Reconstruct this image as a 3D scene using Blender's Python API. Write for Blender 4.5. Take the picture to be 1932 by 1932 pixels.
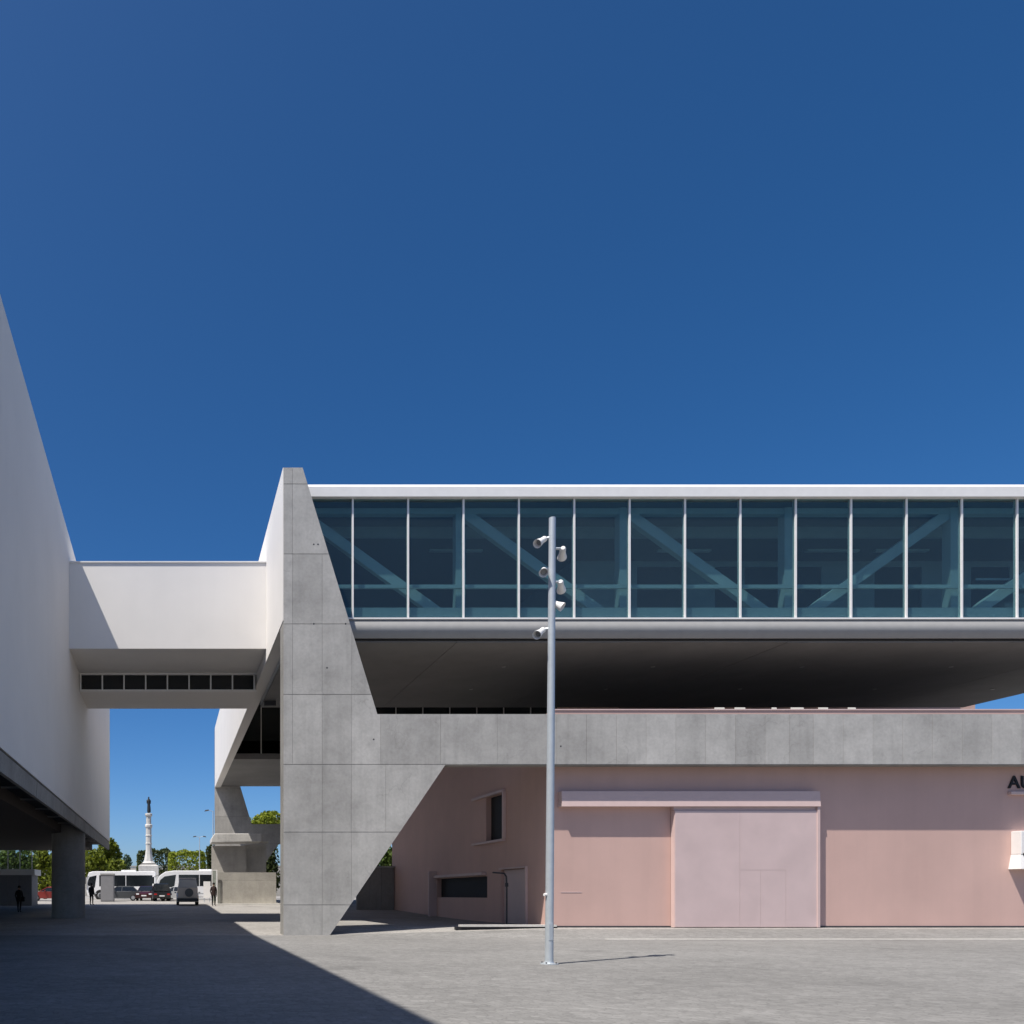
import bpy, bmesh, math, random
import numpy as np
from mathutils import Matrix, Vector
random.seed(7); rng = np.random.default_rng(11)
for o in list(bpy.data.objects): bpy.data.objects.remove(o)
scn = bpy.context.scene
COL = scn.collection

# ------------------------------------------------------------------ camera
EYE = 1.6
cam_d = bpy.data.cameras.new('camera'); cam = bpy.data.objects.new('camera', cam_d); COL.objects.link(cam)
cam.location = (0, 0, EYE); cam.rotation_euler = (math.radians(90), 0, 0)
cam_d.sensor_width = 36.0; cam_d.lens = 36.0*1600/1932
cam_d.shift_x = (966-323)/1932; cam_d.shift_y = (1688-966)/1932
cam_d.clip_start = 0.1; cam_d.clip_end = 4000
scn.camera = cam
# ------------------------------------------------------------------ light
SUN = Vector((0.442, 0.300, -1.0))                       # direction the light travels
elev = math.atan2(1.0, math.hypot(SUN.x, SUN.y))
azim = math.atan2(-SUN.x, -SUN.y)                        # clockwise from +Y
w = bpy.data.worlds.new('World'); scn.world = w; w.use_nodes = True
nt = w.node_tree; nt.nodes.clear()
sky = nt.nodes.new('ShaderNodeTexSky'); sky.sky_type = 'NISHITA'; sky.sun_disc = False
sky.sun_elevation = elev; sky.sun_rotation = azim; sky.altitude = 0
sky.air_density = 0.6; sky.dust_density = 1.2; sky.ozone_density = 4.0
hs = nt.nodes.new('ShaderNodeHueSaturation'); hs.inputs['Saturation'].default_value = 1.295; hs.inputs['Value'].default_value = 1.0
bg = nt.nodes.new('ShaderNodeBackground'); bg.inputs['Strength'].default_value = 0.111
wo = nt.nodes.new('ShaderNodeOutputWorld')
nt.links.new(sky.outputs[0], hs.inputs['Color']); nt.links.new(hs.outputs[0], bg.inputs['Color']); nt.links.new(bg.outputs[0], wo.inputs['Surface'])
sun_d = bpy.data.lights.new('sun', 'SUN'); sun_d.energy = 5.0; sun_d.angle = math.radians(0.5); sun_d.color = (1.0, 0.95, 0.88)
sun = bpy.data.objects.new('sun', sun_d); COL.objects.link(sun)
sun.rotation_euler = SUN.to_track_quat('-Z', 'Y').to_euler(); sun.location = (-20, -10, 60)
scn.view_settings.view_transform = 'Standard'; scn.view_settings.look = 'None'
scn.view_settings.gamma = 1.0; scn.view_settings.exposure = 0.31
scn.render.engine = 'CYCLES'
scn.cycles.max_bounces = 10; scn.cycles.transparent_max_bounces = 24

# ------------------------------------------------------------------ material helpers
def newmat(name):
    m = bpy.data.materials.new(name); m.use_nodes = True
    n = m.node_tree.nodes; b = n['Principled BSDF']
    return m, m.node_tree, b
def N(t, typ, **kw):
    n = t.nodes.new(typ)
    for k, v in kw.items(): setattr(n, k, v)
    return n
def noise(t, vec, scale, detail=4, rough=.55):
    n = N(t, 'ShaderNodeTexNoise'); n.inputs['Scale'].default_value = scale
    n.inputs['Detail'].default_value = detail; n.inputs['Roughness'].default_value = rough
    t.links.new(vec, n.inputs['Vector']); return n.outputs['Fac']
def mapping(t, sc=(1,1,1), coord='Object'):
    tc = N(t, 'ShaderNodeTexCoord'); mp = N(t, 'ShaderNodeMapping'); mp.inputs['Scale'].default_value = sc
    t.links.new(tc.outputs[coord], mp.inputs['Vector']); return mp.outputs[0]
def ramp(t, fac, stops):
    r = N(t, 'ShaderNodeValToRGB'); e = r.color_ramp.elements
    e[0].position, e[0].color = stops[0][0], (*stops[0][1], 1); e[1].position, e[1].color = stops[-1][0], (*stops[-1][1], 1)
    for p, c in stops[1:-1]:
        x = e.new(p); x.color = (*c, 1)
    t.links.new(fac, r.inputs['Fac']); return r.outputs['Color']
def mul(t, a, b, fac=1.0):
    m = N(t, 'ShaderNodeMix', data_type='RGBA', blend_type='MULTIPLY'); m.inputs[0].default_value = fac
    t.links.new(a, m.inputs[6]); t.links.new(b, m.inputs[7]); return m.outputs[2]
def bump(t, b, h, strength=.3, dist=.01):
    bp = N(t, 'ShaderNodeBump'); bp.inputs['Strength'].default_value = strength; bp.inputs['Distance'].default_value = dist
    t.links.new(h, bp.inputs['Height']); t.links.new(bp.outputs[0], b.inputs['Normal'])
def g(v): return (v, v, v)

def simple(name, col, rough=.6, metal=0.0, var=.08, scale=3.0, spec=.3):
    m, t, b = newmat(name)
    v = mapping(t); f = noise(t, v, scale, 5)
    lo = tuple(max(0, c*(1-var)) for c in col); hi = tuple(min(1, c*(1+var)) for c in col)
    t.links.new(ramp(t, f, [(.3, lo), (.7, hi)]), b.inputs['Base Color'])
    b.inputs['Roughness'].default_value = rough; b.inputs['Metallic'].default_value = metal
    b.inputs['Specular IOR Level'].default_value = spec
    return m

def concrete(name, base, warm=(1, .965, .90)):
    m, t, b = newmat(name)
    v = mapping(t); vs = mapping(t, (2.2, 2.2, .16)); vf = mapping(t, (1, 1, 1))
    big = noise(t, v, .45, 6, .62); streak = noise(t, vs, 1.3, 6, .6); fine = noise(t, vf, 9, 6, .7)
    c0 = tuple(base*k for k in warm)
    c = ramp(t, big, [(.25, tuple(x*.78 for x in c0)), (.5, c0), (.75, tuple(x*1.18 for x in c0))])
    mid = noise(t, v, 1.7, 7, .68); c = mul(t, c, ramp(t, mid, [(.28, g(.84)), (.5, g(1.0)), (.75, g(1.12))]), .8)
    c = mul(t, c, ramp(t, streak, [(.25, g(.80)), (.5, g(1.0)), (.8, g(1.05))]), .7)
    c = mul(t, c, ramp(t, fine, [(.25, g(.84)), (.6, g(1.0)), (.85, g(1.08))]), .8)
    # hairline cracks and shutter marks
    vo = N(t, 'ShaderNodeTexVoronoi', feature='DISTANCE_TO_EDGE'); vo.inputs['Scale'].default_value = .33
    dn = N(t, 'ShaderNodeTexNoise'); dn.inputs['Scale'].default_value = 1.6; dn.inputs['Detail'].default_value = 5
    t.links.new(v, dn.inputs['Vector'])
    ad = N(t, 'ShaderNodeVectorMath', operation='MULTIPLY_ADD'); ad.inputs[1].default_value = (.9, .9, .9)
    t.links.new(dn.outputs['Color'], ad.inputs[0]); t.links.new(v, ad.inputs[2]); t.links.new(ad.outputs[0], vo.inputs['Vector'])
    crack = ramp(t, vo.outputs['Distance'], [(0.0, g(.0)), (.006, g(1.0))])
    msk = ramp(t, noise(t, v, .5, 2), [(.52, g(1.0)), (.6, g(0.0))])
    mx = N(t, 'ShaderNodeMix', data_type='RGBA', blend_type='LIGHTEN'); mx.inputs[0].default_value = 1
    t.links.new(crack, mx.inputs[6]); t.links.new(msk, mx.inputs[7])
    c = mul(t, c, mx.outputs[2], .16)
    oi = N(t, 'ShaderNodeObjectInfo')
    c = mul(t, c, ramp(t, oi.outputs['Random'], [(0, g(.88)), (1, g(1.04))]))
    t.links.new(c, b.inputs['Base Color'])
    b.inputs['Roughness'].default_value = .85; b.inputs['Specular IOR Level'].default_value = .25
    bump(t, b, fine, .35, .01)
    return m

def render_wall(name, col, var=.04, stk=.93):           # painted smooth render with faint weathering
    m, t, b = newmat(name)
    v = mapping(t); vs = mapping(t, (1.5, 1.5, .1))
    big = noise(t, v, .35, 6, .6); st = noise(t, vs, 1.0, 5, .6); fine = noise(t, v, 24, 3)
    c = ramp(t, big, [(.3, tuple(x*(1-var) for x in col)), (.7, tuple(min(1, x*(1+var)) for x in col))])
    c = mul(t, c, ramp(t, st, [(.3, g(stk)), (.55, g(1.0))]), .8)
    t.links.new(c, b.inputs['Base Color']); b.inputs['Roughness'].default_value = .7; b.inputs['Specular IOR Level'].default_value = .25
    bump(t, b, fine, .12, .004)
    return m

def paving(name, base, warm=(1, .975, .925)):
    m, t, b = newmat(name)
    v = mapping(t); vx = mapping(t, (.6, 1.0, 1)); vx2 = mapping(t, (.9, 1.4, 1))
    big = noise(t, v, .10, 6, .65); st = noise(t, vx, .55, 8, .7); st2 = noise(t, vx2, 2.6, 7, .72); fine = noise(t, v, 26, 4, .7)
    c0 = tuple(base*k for k in warm)
    c = ramp(t, big, [(.3, tuple(x*.82 for x in c0)), (.7, tuple(x*1.14 for x in c0))])
    c = mul(t, c, ramp(t, st, [(.3, g(.84)), (.5, g(1.0)), (.64, g(1.08)), (.74, g(1.35))]), .7)
    c = mul(t, c, ramp(t, st2, [(.3, g(.84)), (.52, g(1.0)), (.72, g(1.2))]), .7)
    c = mul(t, c, ramp(t, fine, [(.3, g(.8)), (.5, g(1.0)), (.7, g(1.2))]), .5)
    vo = N(t, 'ShaderNodeTexVoronoi', feature='F1'); vo.inputs['Scale'].default_value = 7.0; vo.inputs['Randomness'].default_value = .7
    t.links.new(v, vo.inputs['Vector'])
    sp = N(t, 'ShaderNodeSeparateColor'); t.links.new(vo.outputs['Color'], sp.inputs[0])
    c = mul(t, c, ramp(t, sp.outputs[0], [(0, g(.82)), (.5, g(1.0)), (1, g(1.16))]), .6)
    ve = N(t, 'ShaderNodeTexVoronoi', feature='DISTANCE_TO_EDGE'); ve.inputs['Scale'].default_value = 7.0; ve.inputs['Randomness'].default_value = .7
    t.links.new(v, ve.inputs['Vector'])
    c = mul(t, c, ramp(t, ve.outputs['Distance'], [(0, g(.6)), (.09, g(1.0))]), .5)
    # oil and water stains
    stn = noise(t, v, .35, 3, .5)
    c = mul(t, c, ramp(t, stn, [(.30, g(.70)), (.38, g(1.0))]), .6)
    t.links.new(c, b.inputs['Base Color']); b.inputs['Roughness'].default_value = .9; b.inputs['Specular IOR Level'].default_value = .15
    bump(t, b, ve.outputs['Distance'], .35, .012)
    return m

def glass(name, tint, refl=1.0, rough=.01, haze=0.0, haze_col=(.5, .55, .55)):
    m, t, b = newmat(name); t.nodes.remove(b)
    tr = N(t, 'ShaderNodeBsdfTransparent'); tr.inputs[0].default_value = (*tint, 1)
    gl = N(t, 'ShaderNodeBsdfGlossy'); gl.inputs['Roughness'].default_value = rough; gl.inputs[0].default_value = (refl, refl, refl, 1)
    lw_ = N(t, 'ShaderNodeLayerWeight'); lw_.inputs[0].default_value = .5
    pw = N(t, 'ShaderNodeMath', operation='POWER'); pw.inputs[1].default_value = 5.0; t.links.new(lw_.outputs['Facing'], pw.inputs[0])
    fr = N(t, 'ShaderNodeMath', operation='MULTIPLY_ADD'); fr.inputs[1].default_value = .96; fr.inputs[2].default_value = .04; t.links.new(pw.outputs[0], fr.inputs[0])
    mx = N(t, 'ShaderNodeMixShader'); t.links.new(fr.outputs[0], mx.inputs[0]); t.links.new(tr.outputs[0], mx.inputs[1]); t.links.new(gl.outputs[0], mx.inputs[2])
    out = mx.outputs[0]
    if haze:  # pale diffuse haze mixed in to lift the dark tone of the panes
        df = N(t, 'ShaderNodeBsdfDiffuse'); df.inputs[0].default_value = (*haze_col, 1)
        oi = N(t, 'ShaderNodeObjectInfo'); ff = N(t, 'ShaderNodeMapRange'); ff.inputs['To Min'].default_value = haze*.7; ff.inputs['To Max'].default_value = haze*1.3
        t.links.new(oi.outputs['Random'], ff.inputs['Value'])
        m2 = N(t, 'ShaderNodeMixShader'); t.links.new(ff.outputs[0], m2.inputs[0]); t.links.new(out, m2.inputs[1]); t.links.new(df.outputs[0], m2.inputs[2]); out = m2.outputs[0]
    t.links.new(out, t.nodes['Material Output'].inputs['Surface'])
    return m

def leafmat(name, lo, hi):
    m, t, b = newmat(name)
    v = mapping(t); oi = noise(t, v, 1.3, 3); f2 = noise(t, v, 8, 2)
    mixf = N(t, 'ShaderNodeMath', operation='ADD'); mixf.use_clamp = True
    s = N(t, 'ShaderNodeMath', operation='MULTIPLY'); s.inputs[1].default_value = .5; t.links.new(f2, s.inputs[0])
    s2 = N(t, 'ShaderNodeMath', operation='MULTIPLY'); s2.inputs[1].default_value = .5; t.links.new(oi, s2.inputs[0])
    t.links.new(s.outputs[0], mixf.inputs[0]); t.links.new(s2.outputs[0], mixf.inputs[1])
    t.links.new(ramp(t, mixf.outputs[0], [(.35, lo), (.65, hi)]), b.inputs['Base Color'])
    b.inputs['Roughness'].default_value = .55; b.inputs['Specular IOR Level'].default_value = .3
    tl = N(t, 'ShaderNodeBsdfTranslucent'); t.links.new(b.inputs['Base Color'].links[0].from_socket, tl.inputs[0])
    mx = N(t, 'ShaderNodeMixShader'); mx.inputs[0].default_value = .3
    t.links.new(b.outputs[0], mx.inputs[1]); t.links.new(tl.outputs[0], mx.inputs[2])
    t.links.new(mx.outputs[0], t.nodes['Material Output'].inputs['Surface'])
    return m

M = {}
M['concrete'] = concrete('concrete', .45)
M['concrete_dark'] = concrete('concrete_dark', .30)
M['concrete_warm'] = concrete('concrete_warm', .42, (1, .94, .83))
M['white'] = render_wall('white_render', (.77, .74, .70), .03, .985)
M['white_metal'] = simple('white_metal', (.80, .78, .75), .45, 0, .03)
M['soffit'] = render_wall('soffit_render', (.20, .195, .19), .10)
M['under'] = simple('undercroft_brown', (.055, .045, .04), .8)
M['fascia_grey'] = simple('fascia_grey', (.30, .295, .285), .4, 0, .04)
M['pink'] = render_wall('pink_render', (.60, .405, .35), .06, .95)
M['pink_door'] = simple('pink_door_paint', (.61, .475, .455), .5, 0, .06, .8)
M['pink_trim'] = simple('pink_trim_paint', (.62, .47, .44), .5, 0, .03)
M['dark'] = simple('dark_void', (.02, .02, .022), .7, 0, .1)
M['dark_metal'] = simple('dark_metal', (.05, .05, .055), .5, .0, .1)
M['galv'] = simple('galvanised_steel', (.50, .54, .57), .42, .35, .06, 6)
M['forecourt'] = paving('forecourt_paving', .23)
M['plaza'] = paving('plaza_limestone', .33, (1, .95, .88))
M['kerbline'] = simple('pale_stone_strip', (.60, .575, .53), .8, 0, .12, 4)
M['glass'] = glass('teal_glass', (.60, .74, .76), haze=.024, haze_col=(.45, .60, .62))
M['glass_dark'] = glass('dark_glass', (.30, .36, .38))
M['glass_clear'] = glass('clear_glass', (.85, .9, .88), haze=.05)
M['truss'] = simple('truss_paint', (.62, .63, .62), .5, 0, .04)
M['int_ceiling'] = simple('interior_ceiling', (.16, .17, .18), .7, 0, .06)
M['int_wall'] = simple('interior_wall', (.45, .47, .48), .7, 0, .05)
M['int_dark'] = simple('interior_dark', (.04, .045, .05), .6, 0, .1)
M['int_floor'] = simple('interior_floor', (.5, .52, .52), .6, 0, .05)
M['letter'] = simple('black_letter', (.012, .012, .014), .5)
M['stone'] = concrete('limestone', .58, (1, .97, .90))
M['bronze'] = simple('bronze_patina', (.03, .035, .04), .5, .3)
M['bark'] = simple('bark', (.10, .075, .05), .9, 0, .3, 8)
M['leaf_y'] = leafmat('leaf_yellow_green', (.10, .15, .012), (.33, .36, .035))
M['leaf_g'] = leafmat('leaf_green', (.04, .075, .015), (.12, .17, .03))
M['leaf_g2'] = leafmat('leaf_mixed_green', (.03, .055, .008), (.27, .31, .03))
M['leaf_d'] = leafmat('leaf_dark', (.025, .04, .012), (.075, .095, .025))
M['leaf_far'] = leafmat('leaf_far', (.05, .09, .06), (.10, .15, .08))
M['bus_white'] = simple('bus_white_paint', (.80, .80, .80), .3, 0, .02, 3, .5)
M['car_glass'] = simple('vehicle_glass', (.012, .015, .018), .08, 0, .05, 3, .6)
M['tyre'] = simple('tyre_rubber', (.018, .018, .018), .85)
M['rim'] = simple('rim_alloy', (.5, .5, .5), .35, .7)
M['lamp_red'] = simple('tail_lamp_red', (.45, .02, .02), .25)
M['lamp_clear'] = simple('head_lamp_lens', (.75, .78, .8), .12, 0, .03, 3, .6)
for nm, c in dict(car_bright=(.22, .03, .025), car_grey=(.07, .075, .08), car_red=(.045, .010, .010), car_black=(.015, .016, .018), car_blue=(.06, .11, .14), car_silver=(.42, .43, .44), car_taupe=(.55, .50, .44)).items():
    M[nm] = simple(nm+'_paint', c, .3, 0, .03, 3, .5)
M['skin'] = simple('skin', (.42, .26, .19), .6)
M['cloth_black'] = simple('cloth_black', (.014, .014, .016), .9)
M['cloth_brown'] = simple('cloth_brown', (.03, .018, .016), .9)
M['cloth_blue'] = simple('cloth_blue', (.02, .022, .03), .9)
M['hair'] = simple('hair_dark', (.015, .011, .009), .7)
M['grey_panel'] = simple('grey_panel', (.22, .22, .23), .6, 0, .06)
M['lens'] = simple('lamp_lens', (.3, .3, .3), .15, 0, .05, 3, .6)
lm, lt, lb = newmat('white_glow'); lb.inputs['Emission Color'].default_value = (1, .96, .9, 1); lb.inputs['Emission Strength'].default_value = .55  # glow for the added bright boxes in the court
M['lit'] = lm

# ------------------------------------------------------------------ geometry helpers
class MB:
    def __init__(s): s.v = []; s.f = []
    def add(s, vs, fs):
        n = len(s.v); s.v += [tuple(p) for p in vs]; s.f += [tuple(i+n for i in f) for f in fs]; return s
    def box(s, x0, x1, y0, y1, z0, z1):
        return s.add([(x0,y0,z0),(x1,y0,z0),(x1,y1,z0),(x0,y1,z0),(x0,y0,z1),(x1,y0,z1),(x1,y1,z1),(x0,y1,z1)],
                     [(0,3,2,1),(4,5,6,7),(0,1,5,4),(1,2,6,5),(2,3,7,6),(3,0,4,7)])
    def prism_xz(s, poly, y0, y1):              # poly in (x,z), counter-clockwise seen from -y
        n = len(poly)
        vs = [(x, y0, z) for x, z in poly]+[(x, y1, z) for x, z in poly]
        fs = [tuple(range(n)), tuple(range(2*n-1, n-1, -1))]+[(i, i+n, (i+1) % n+n, (i+1) % n) for i in range(n)]
        return s.add(vs, fs)
    def prism_yz(s, poly, x0, x1):
        n = len(poly)
        vs = [(x0, y, z) for y, z in poly]+[(x1, y, z) for y, z in poly]
        fs = [tuple(range(n-1, -1, -1)), tuple(range(n, 2*n))]+[(i, (i+1) % n, (i+1) % n+n, i+n) for i in range(n)]
        return s.add(vs, fs)
    def tube(s, p0, p1, r0, r1=None, seg=12):
        r1 = r0 if r1 is None else r1
        p0, p1 = Vector(p0), Vector(p1); d = (p1-p0).normalized(); a = d.orthogonal().normalized(); b = d.cross(a)
        vs = []
        for p, r in ((p0, r0), (p1, r1)):
            for i in range(seg):
                t = 2*math.pi*i/seg; vs.append(p+a*math.cos(t)*r+b*math.sin(t)*r)
        fs = [(i, (i+1) % seg, (i+1) % seg+seg, i+seg) for i in range(seg)]+[tuple(range(seg-1, -1, -1)), tuple(range(seg, 2*seg))]
        return s.add(vs, fs)
    def bar(s, p0, p1, wid, thick, up=(0, 1, 0)):  # rectangular bar; thick along `up`
        p0, p1 = Vector(p0), Vector(p1); d = (p1-p0).normalized(); u = Vector(up); u = (u-d*u.dot(d)).normalized(); q = d.cross(u)
        vs = []
        for p in (p0, p1):
            for a, b in ((-1,-1),(1,-1),(1,1),(-1,1)): vs.append(p+q*a*wid/2+u*b*thick/2)
        return s.add(vs, [(0,1,2,3),(7,6,5,4),(0,4,5,1),(1,5,6,2),(2,6,7,3),(3,7,4,0)])
    def lathe(s, prof, cx, cy, seg=12, rot=0.0):
        n = len(prof); vs = []
        for r, z in prof:
            for i in range(seg):
                t = 2*math.pi*i/seg+rot; vs.append((cx+math.cos(t)*r, cy+math.sin(t)*r, z))
        fs = [(k*seg+i, k*seg+(i+1) % seg, (k+1)*seg+(i+1) % seg, (k+1)*seg+i) for k in range(n-1) for i in range(seg)]
        fs += [tuple(range(seg-1, -1, -1)), tuple(range((n-1)*seg, n*seg))]
        return s.add(vs, fs)
    def build(s, name, mat, parent=None, smooth=False, bevel=0.0, fix=False):
        me = bpy.data.meshes.new(name); me.from_pydata(s.v, [], s.f)
        bm = bmesh.new(); bm.from_mesh(me); bmesh.ops.recalc_face_normals(bm, faces=bm.faces); bm.to_mesh(me); bm.free()
        o = bpy.data.objects.new(name, me); COL.objects.link(o)
        me.materials.append(M[mat] if isinstance(mat, str) else mat)
        if smooth:
            for p in me.polygons: p.use_smooth = True
            try: me.set_sharp_from_angle(angle=math.radians(40))
            except Exception: pass
        if bevel:
            md = o.modifiers.new('bevel', 'BEVEL'); md.width = bevel; md.segments = 2; md.limit_method = 'ANGLE'
        if parent: setp(o, parent)
        return o
def setp(o, p):
    o.parent = p
    root = p
    while root.parent: root = root.parent
    if root.type == 'EMPTY' and p is root: o.matrix_parent_inverse = Matrix.Translation(-root.location)
def tag(o, label, cat, group=None):
    o['label'] = label; o['category'] = cat
    if group: o['group'] = group
    return o
def thing(name, label, cat, loc, group=None):
    e = bpy.data.objects.new(name, None); e.location = loc; e.empty_display_size = .3; COL.objects.link(e); return tag(e, label, cat, group)
def struct(o): o['kind'] = 'structure'; return o
def box(name, mat, parent, *a, **kw): return MB().box(*a).build(name, mat, parent, **kw)
def clone(root, off):
    kids = {}
    for o in bpy.data.objects:
        if o.parent: kids.setdefault(o.parent.name, []).append(o)
    def rec(o, par):
        c = o.copy(); COL.objects.link(c)
        if par is None: c.location = o.location+Vector(off)
        else: c.parent = par; c.matrix_parent_inverse = o.matrix_parent_inverse.copy()
        for k in kids.get(o.name, []): rec(k, c)
        return c
    return rec(root, None)
def clip(poly, x0, x1, z0, z1):                 # clip (x,z) polygon to a rectangle
    for ax, lim, sg in ((0, x0, 1), (0, x1, -1), (1, z0, 1), (1, z1, -1)):
        out = []
        for i in range(len(poly)):
            a, b = poly[i-1], poly[i]; da, db = sg*(a[ax]-lim), sg*(b[ax]-lim)
            if (da < 0) != (db < 0):
                t = da/(da-db); out.append((a[0]+t*(b[0]-a[0]), a[1]+t*(b[1]-a[1])))
            if db >= 0: out.append(b)
        poly = out
        if len(poly) < 3: return []
    ded = [p for i, p in enumerate(poly) if math.dist(p, poly[i-1]) > 1e-5]
    ar = sum(ded[i-1][0]*ded[i][1]-ded[i][0]*ded[i-1][1] for i in range(len(ded)))/2
    return ded if abs(ar) > 1e-3 else []
def XX(px, d): return (px-323)/1600*d
def ZZ(py, d): return EYE+(1688-py)/1600*d

# ------------------------------------------------------------------ ground
def sst(a, b, x):
    t = min(1, max(0, (x-a)/(b-a))); return t*t*(3-2*t)
def lin(a, b, x): return min(1, max(0, (x-a)/(b-a)))
def base_z(y):
    pts = [(-1e4, 0), (33, 0), (69, .80), (92, 1.08), (112, 1.15), (1e5, 1.15)]
    for (a, za), (b, zb) in zip(pts, pts[1:]):
        if y <= b: return za+(zb-za)*(y-a)/(b-a)
def gz(x, y):
    k = lin(6.0, 14.7, x); s, e = 33.0+(30.5-33.0)*k, 36.2+(33.6-36.2)*k
    return max(base_z(y), .285*lin(s, e, y)*lin(5.0, 6.8, x)*(1-.0*k))
def sheet(name, xs, ys, mat, dz=0.0):
    nx = len(xs); vs = [(x, y, gz(x, y)+dz) for y in ys for x in xs]
    fs = [(j*nx+i, j*nx+i+1, (j+1)*nx+i+1, (j+1)*nx+i) for j in range(len(ys)-1) for i in range(nx-1)]
    o = MB().add(vs, fs).build(name, mat); return struct(o)
xs = [-1500, -300, -80, -30, -12]+[round(-8+.5*i, 3) for i in range(0, 110)]+[60, 120, 400, 1500]
sheet('forecourt', xs, [-300, -60, -20, 0, 10, 20, 26, 29]+[30+.25*i for i in range(0, 14)], 'forecourt')
sheet('plaza', xs, [33.25+.25*i for i in range(0, 17)]+[38, 39, 40, 42, 45, 50, 56, 62, 69, 76, 84, 92, 100, 112, 160, 300, 800, 2500], 'plaza')
dr = MB()
for i in range(18):
    x0, x1 = 15.6+i*1.6, 15.6+i*1.6+1.585
    z = gz(20, 30.36)+.008
    dr.box(x0, x1, 30.28, 30.52, z-.05, z+.004)
tag(dr.build('drain_channel', 'kerbline'), 'pale stone drainage strip across the forecourt before the pink wall', 'drain')

kb = thing('kerb', 'pale raised kerb along the front of the shaded passage left of pole', 'kerb', (13.5, 33.6, .28))
for i in range(4):
    a = XX(868, 33.6)+i*.95; box('kerb_stone', 'kerbline', kb, a, min(a+.94, 15.27), 33.50, 33.80, .33, .41)
box('painted_gap_shade', 'dark', kb, XX(860, 33.6), 15.27, 33.54, 33.78, .1, .328)  # solid near-black box painting the shade below the kerb stones

# ------------------------------------------------------------------ concrete portal frames
YF = 33.2; XC = 24.2
tow = [(4.4, 6.68), (8.07, 6.68), (8.07, 8.67), (5.145, 18.32), (4.4, 18.32)]
foot = [(4.4, -.4), (5.93, -.4), (10.73, 6.68), (4.4, 6.68)]
mir = lambda P: [(2*XC-x, z) for x, z in P][::-1]
def concrete_frame():
    root = thing('concrete_portal', 'tapering grey concrete portal frame before the glazed gallery, long beam over pink wall', 'frame', (XC, YF, 0))
    core = MB(); yc = YF+.02
    for P in (tow, mir(tow)): core.prism_xz(P, yc, YF+1.0)
    for P in (foot, mir(foot)): core.prism_xz(P, yc+.001, YF+.998)
    core.box(8.07, 2*XC-8.07, yc, YF+.5, 6.68, 8.67)
    core.box(8.3, 14.9, YF+.501, YF+2.55, 7.7, 8.6); core.box(2*XC-14.9, 2*XC-8.3, YF+.501, YF+2.55, 7.7, 8.6)  # hidden blocks added behind the beam to cut off sun passing above it
    core.build('core', 'concrete_dark', root)
    front = [(4.4, -.4), (5.93, -.4), (10.73, 6.68), (2*XC-10.73, 6.68), (2*XC-5.93, -.4), (2*XC-4.4, -.4), (2*XC-4.4, 18.32),
             (2*XC-5.145, 18.32), (2*XC-8.07, 8.67), (8.07, 8.67), (5.145, 18.32), (4.4, 18.32)]
    half = [(4.4, -.4), (5.93, -.4), (10.73, 6.68), (XC, 6.68), (XC, 8.67), (8.07, 8.67), (5.145, 18.32), (4.4, 18.32)]
    zr = [(-.4, 1.2), (1.2, 4.05), (4.05, 6.70), (6.70, 9.44), (9.44, 12.2), (12.2, 14.94), (14.94, 17.68), (17.68, 18.4)]
    hz, hv = .011, .0045
    for (z0, z1) in zr:
        if z0 == 6.70: cuts = [4.3, 4.75, 5.91, 7.07, 8.2, 10.55, 12.76, 15.1]+[15.1+1.165*i for i in range(1, 8)]+[XC]
        elif z0 > 14: cuts = [4.3, 4.75, 9]
        elif z0 > 12: cuts = [4.3, 4.75, 5.91, 9]
        elif z0 > 9: cuts = [4.3, 4.75, 5.91, 7.07, 9]
        elif z0 > 4: cuts = [4.3, 5.91, 7.07, 8.4, 12]
        else: cuts = [4.3, 5.91, 7.07, 12]
        for a, b in zip(cuts, cuts[1:]):
            P = clip(half, a+(hv if a > 4.35 else 0), b-hv, z0+(hz if z0 > 0 else 0), z1-hz if z1 < 18.35 else z1)
            if not P: continue
            MB().prism_xz(P, YF, YF+.0195).build('panel', 'concrete', root)
            MB().prism_xz(mir(P), YF, YF+.0195).build('panel', 'concrete', root)
    # tie-rod holes
    for (px, py) in ((592, 1027), (600, 1027), (592, 1177), (652, 1177), (617, 1260), (705, 1395), (1058, 1408)):
        x, z = XX(px, YF), ZZ(py, YF)
        MB().tube((x, YF-.002, z), (x, YF+.01, z), .035, seg=8).build('tie_hole', 'dark_metal', root)
    return root
fr1 = concrete_frame()
fr2 = clone(fr1, (0, 51.8, 0)); fr2['label'] = 'far concrete portal frame at the rear end of the white side wall'

# ------------------------------------------------------------------ glazed gallery
GY = 34.7; GX0, GX1 = 4.95, 44.0
gal = thing('glazed_gallery', 'raised gallery with teal glass front, white fascia and dark soffit over pink building', 'building', (24, GY, 12))
BAY = 2.263; X0 = 7.42
mull = [X0+BAY*k for k in range(-1, 17)]
# roof, fascias, soffit
MB().prism_yz([(GY-.25, 17.78), (GY-.25, 18.18), (GY-.10, 18.33), (47.0, 18.33), (47.0, 17.78)], GX0, GX1).build('roof_fascia', 'white_metal', gal)
box('roof_slab', 'white', gal, GX0, GX1, 47.003, 85.0, 17.9, 18.33)
prof = [(GY-.10, 12.83)]
for i in range(9):
    a = math.pi*i/8; prof.append((GY-.06-.16*math.sin(a), 12.80-.72*i/8))
prof += [(GY+.5, 12.08), (GY+.5, 12.83)]
MB().prism_yz(prof[::-1], GX0, GX1).build('sill_fascia', 'fascia_grey', gal, smooth=True)
box('sill_rail', 'white_metal', gal, GX0, GX1, GY-.13, GY+.10, 12.835, 12.90)
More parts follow.
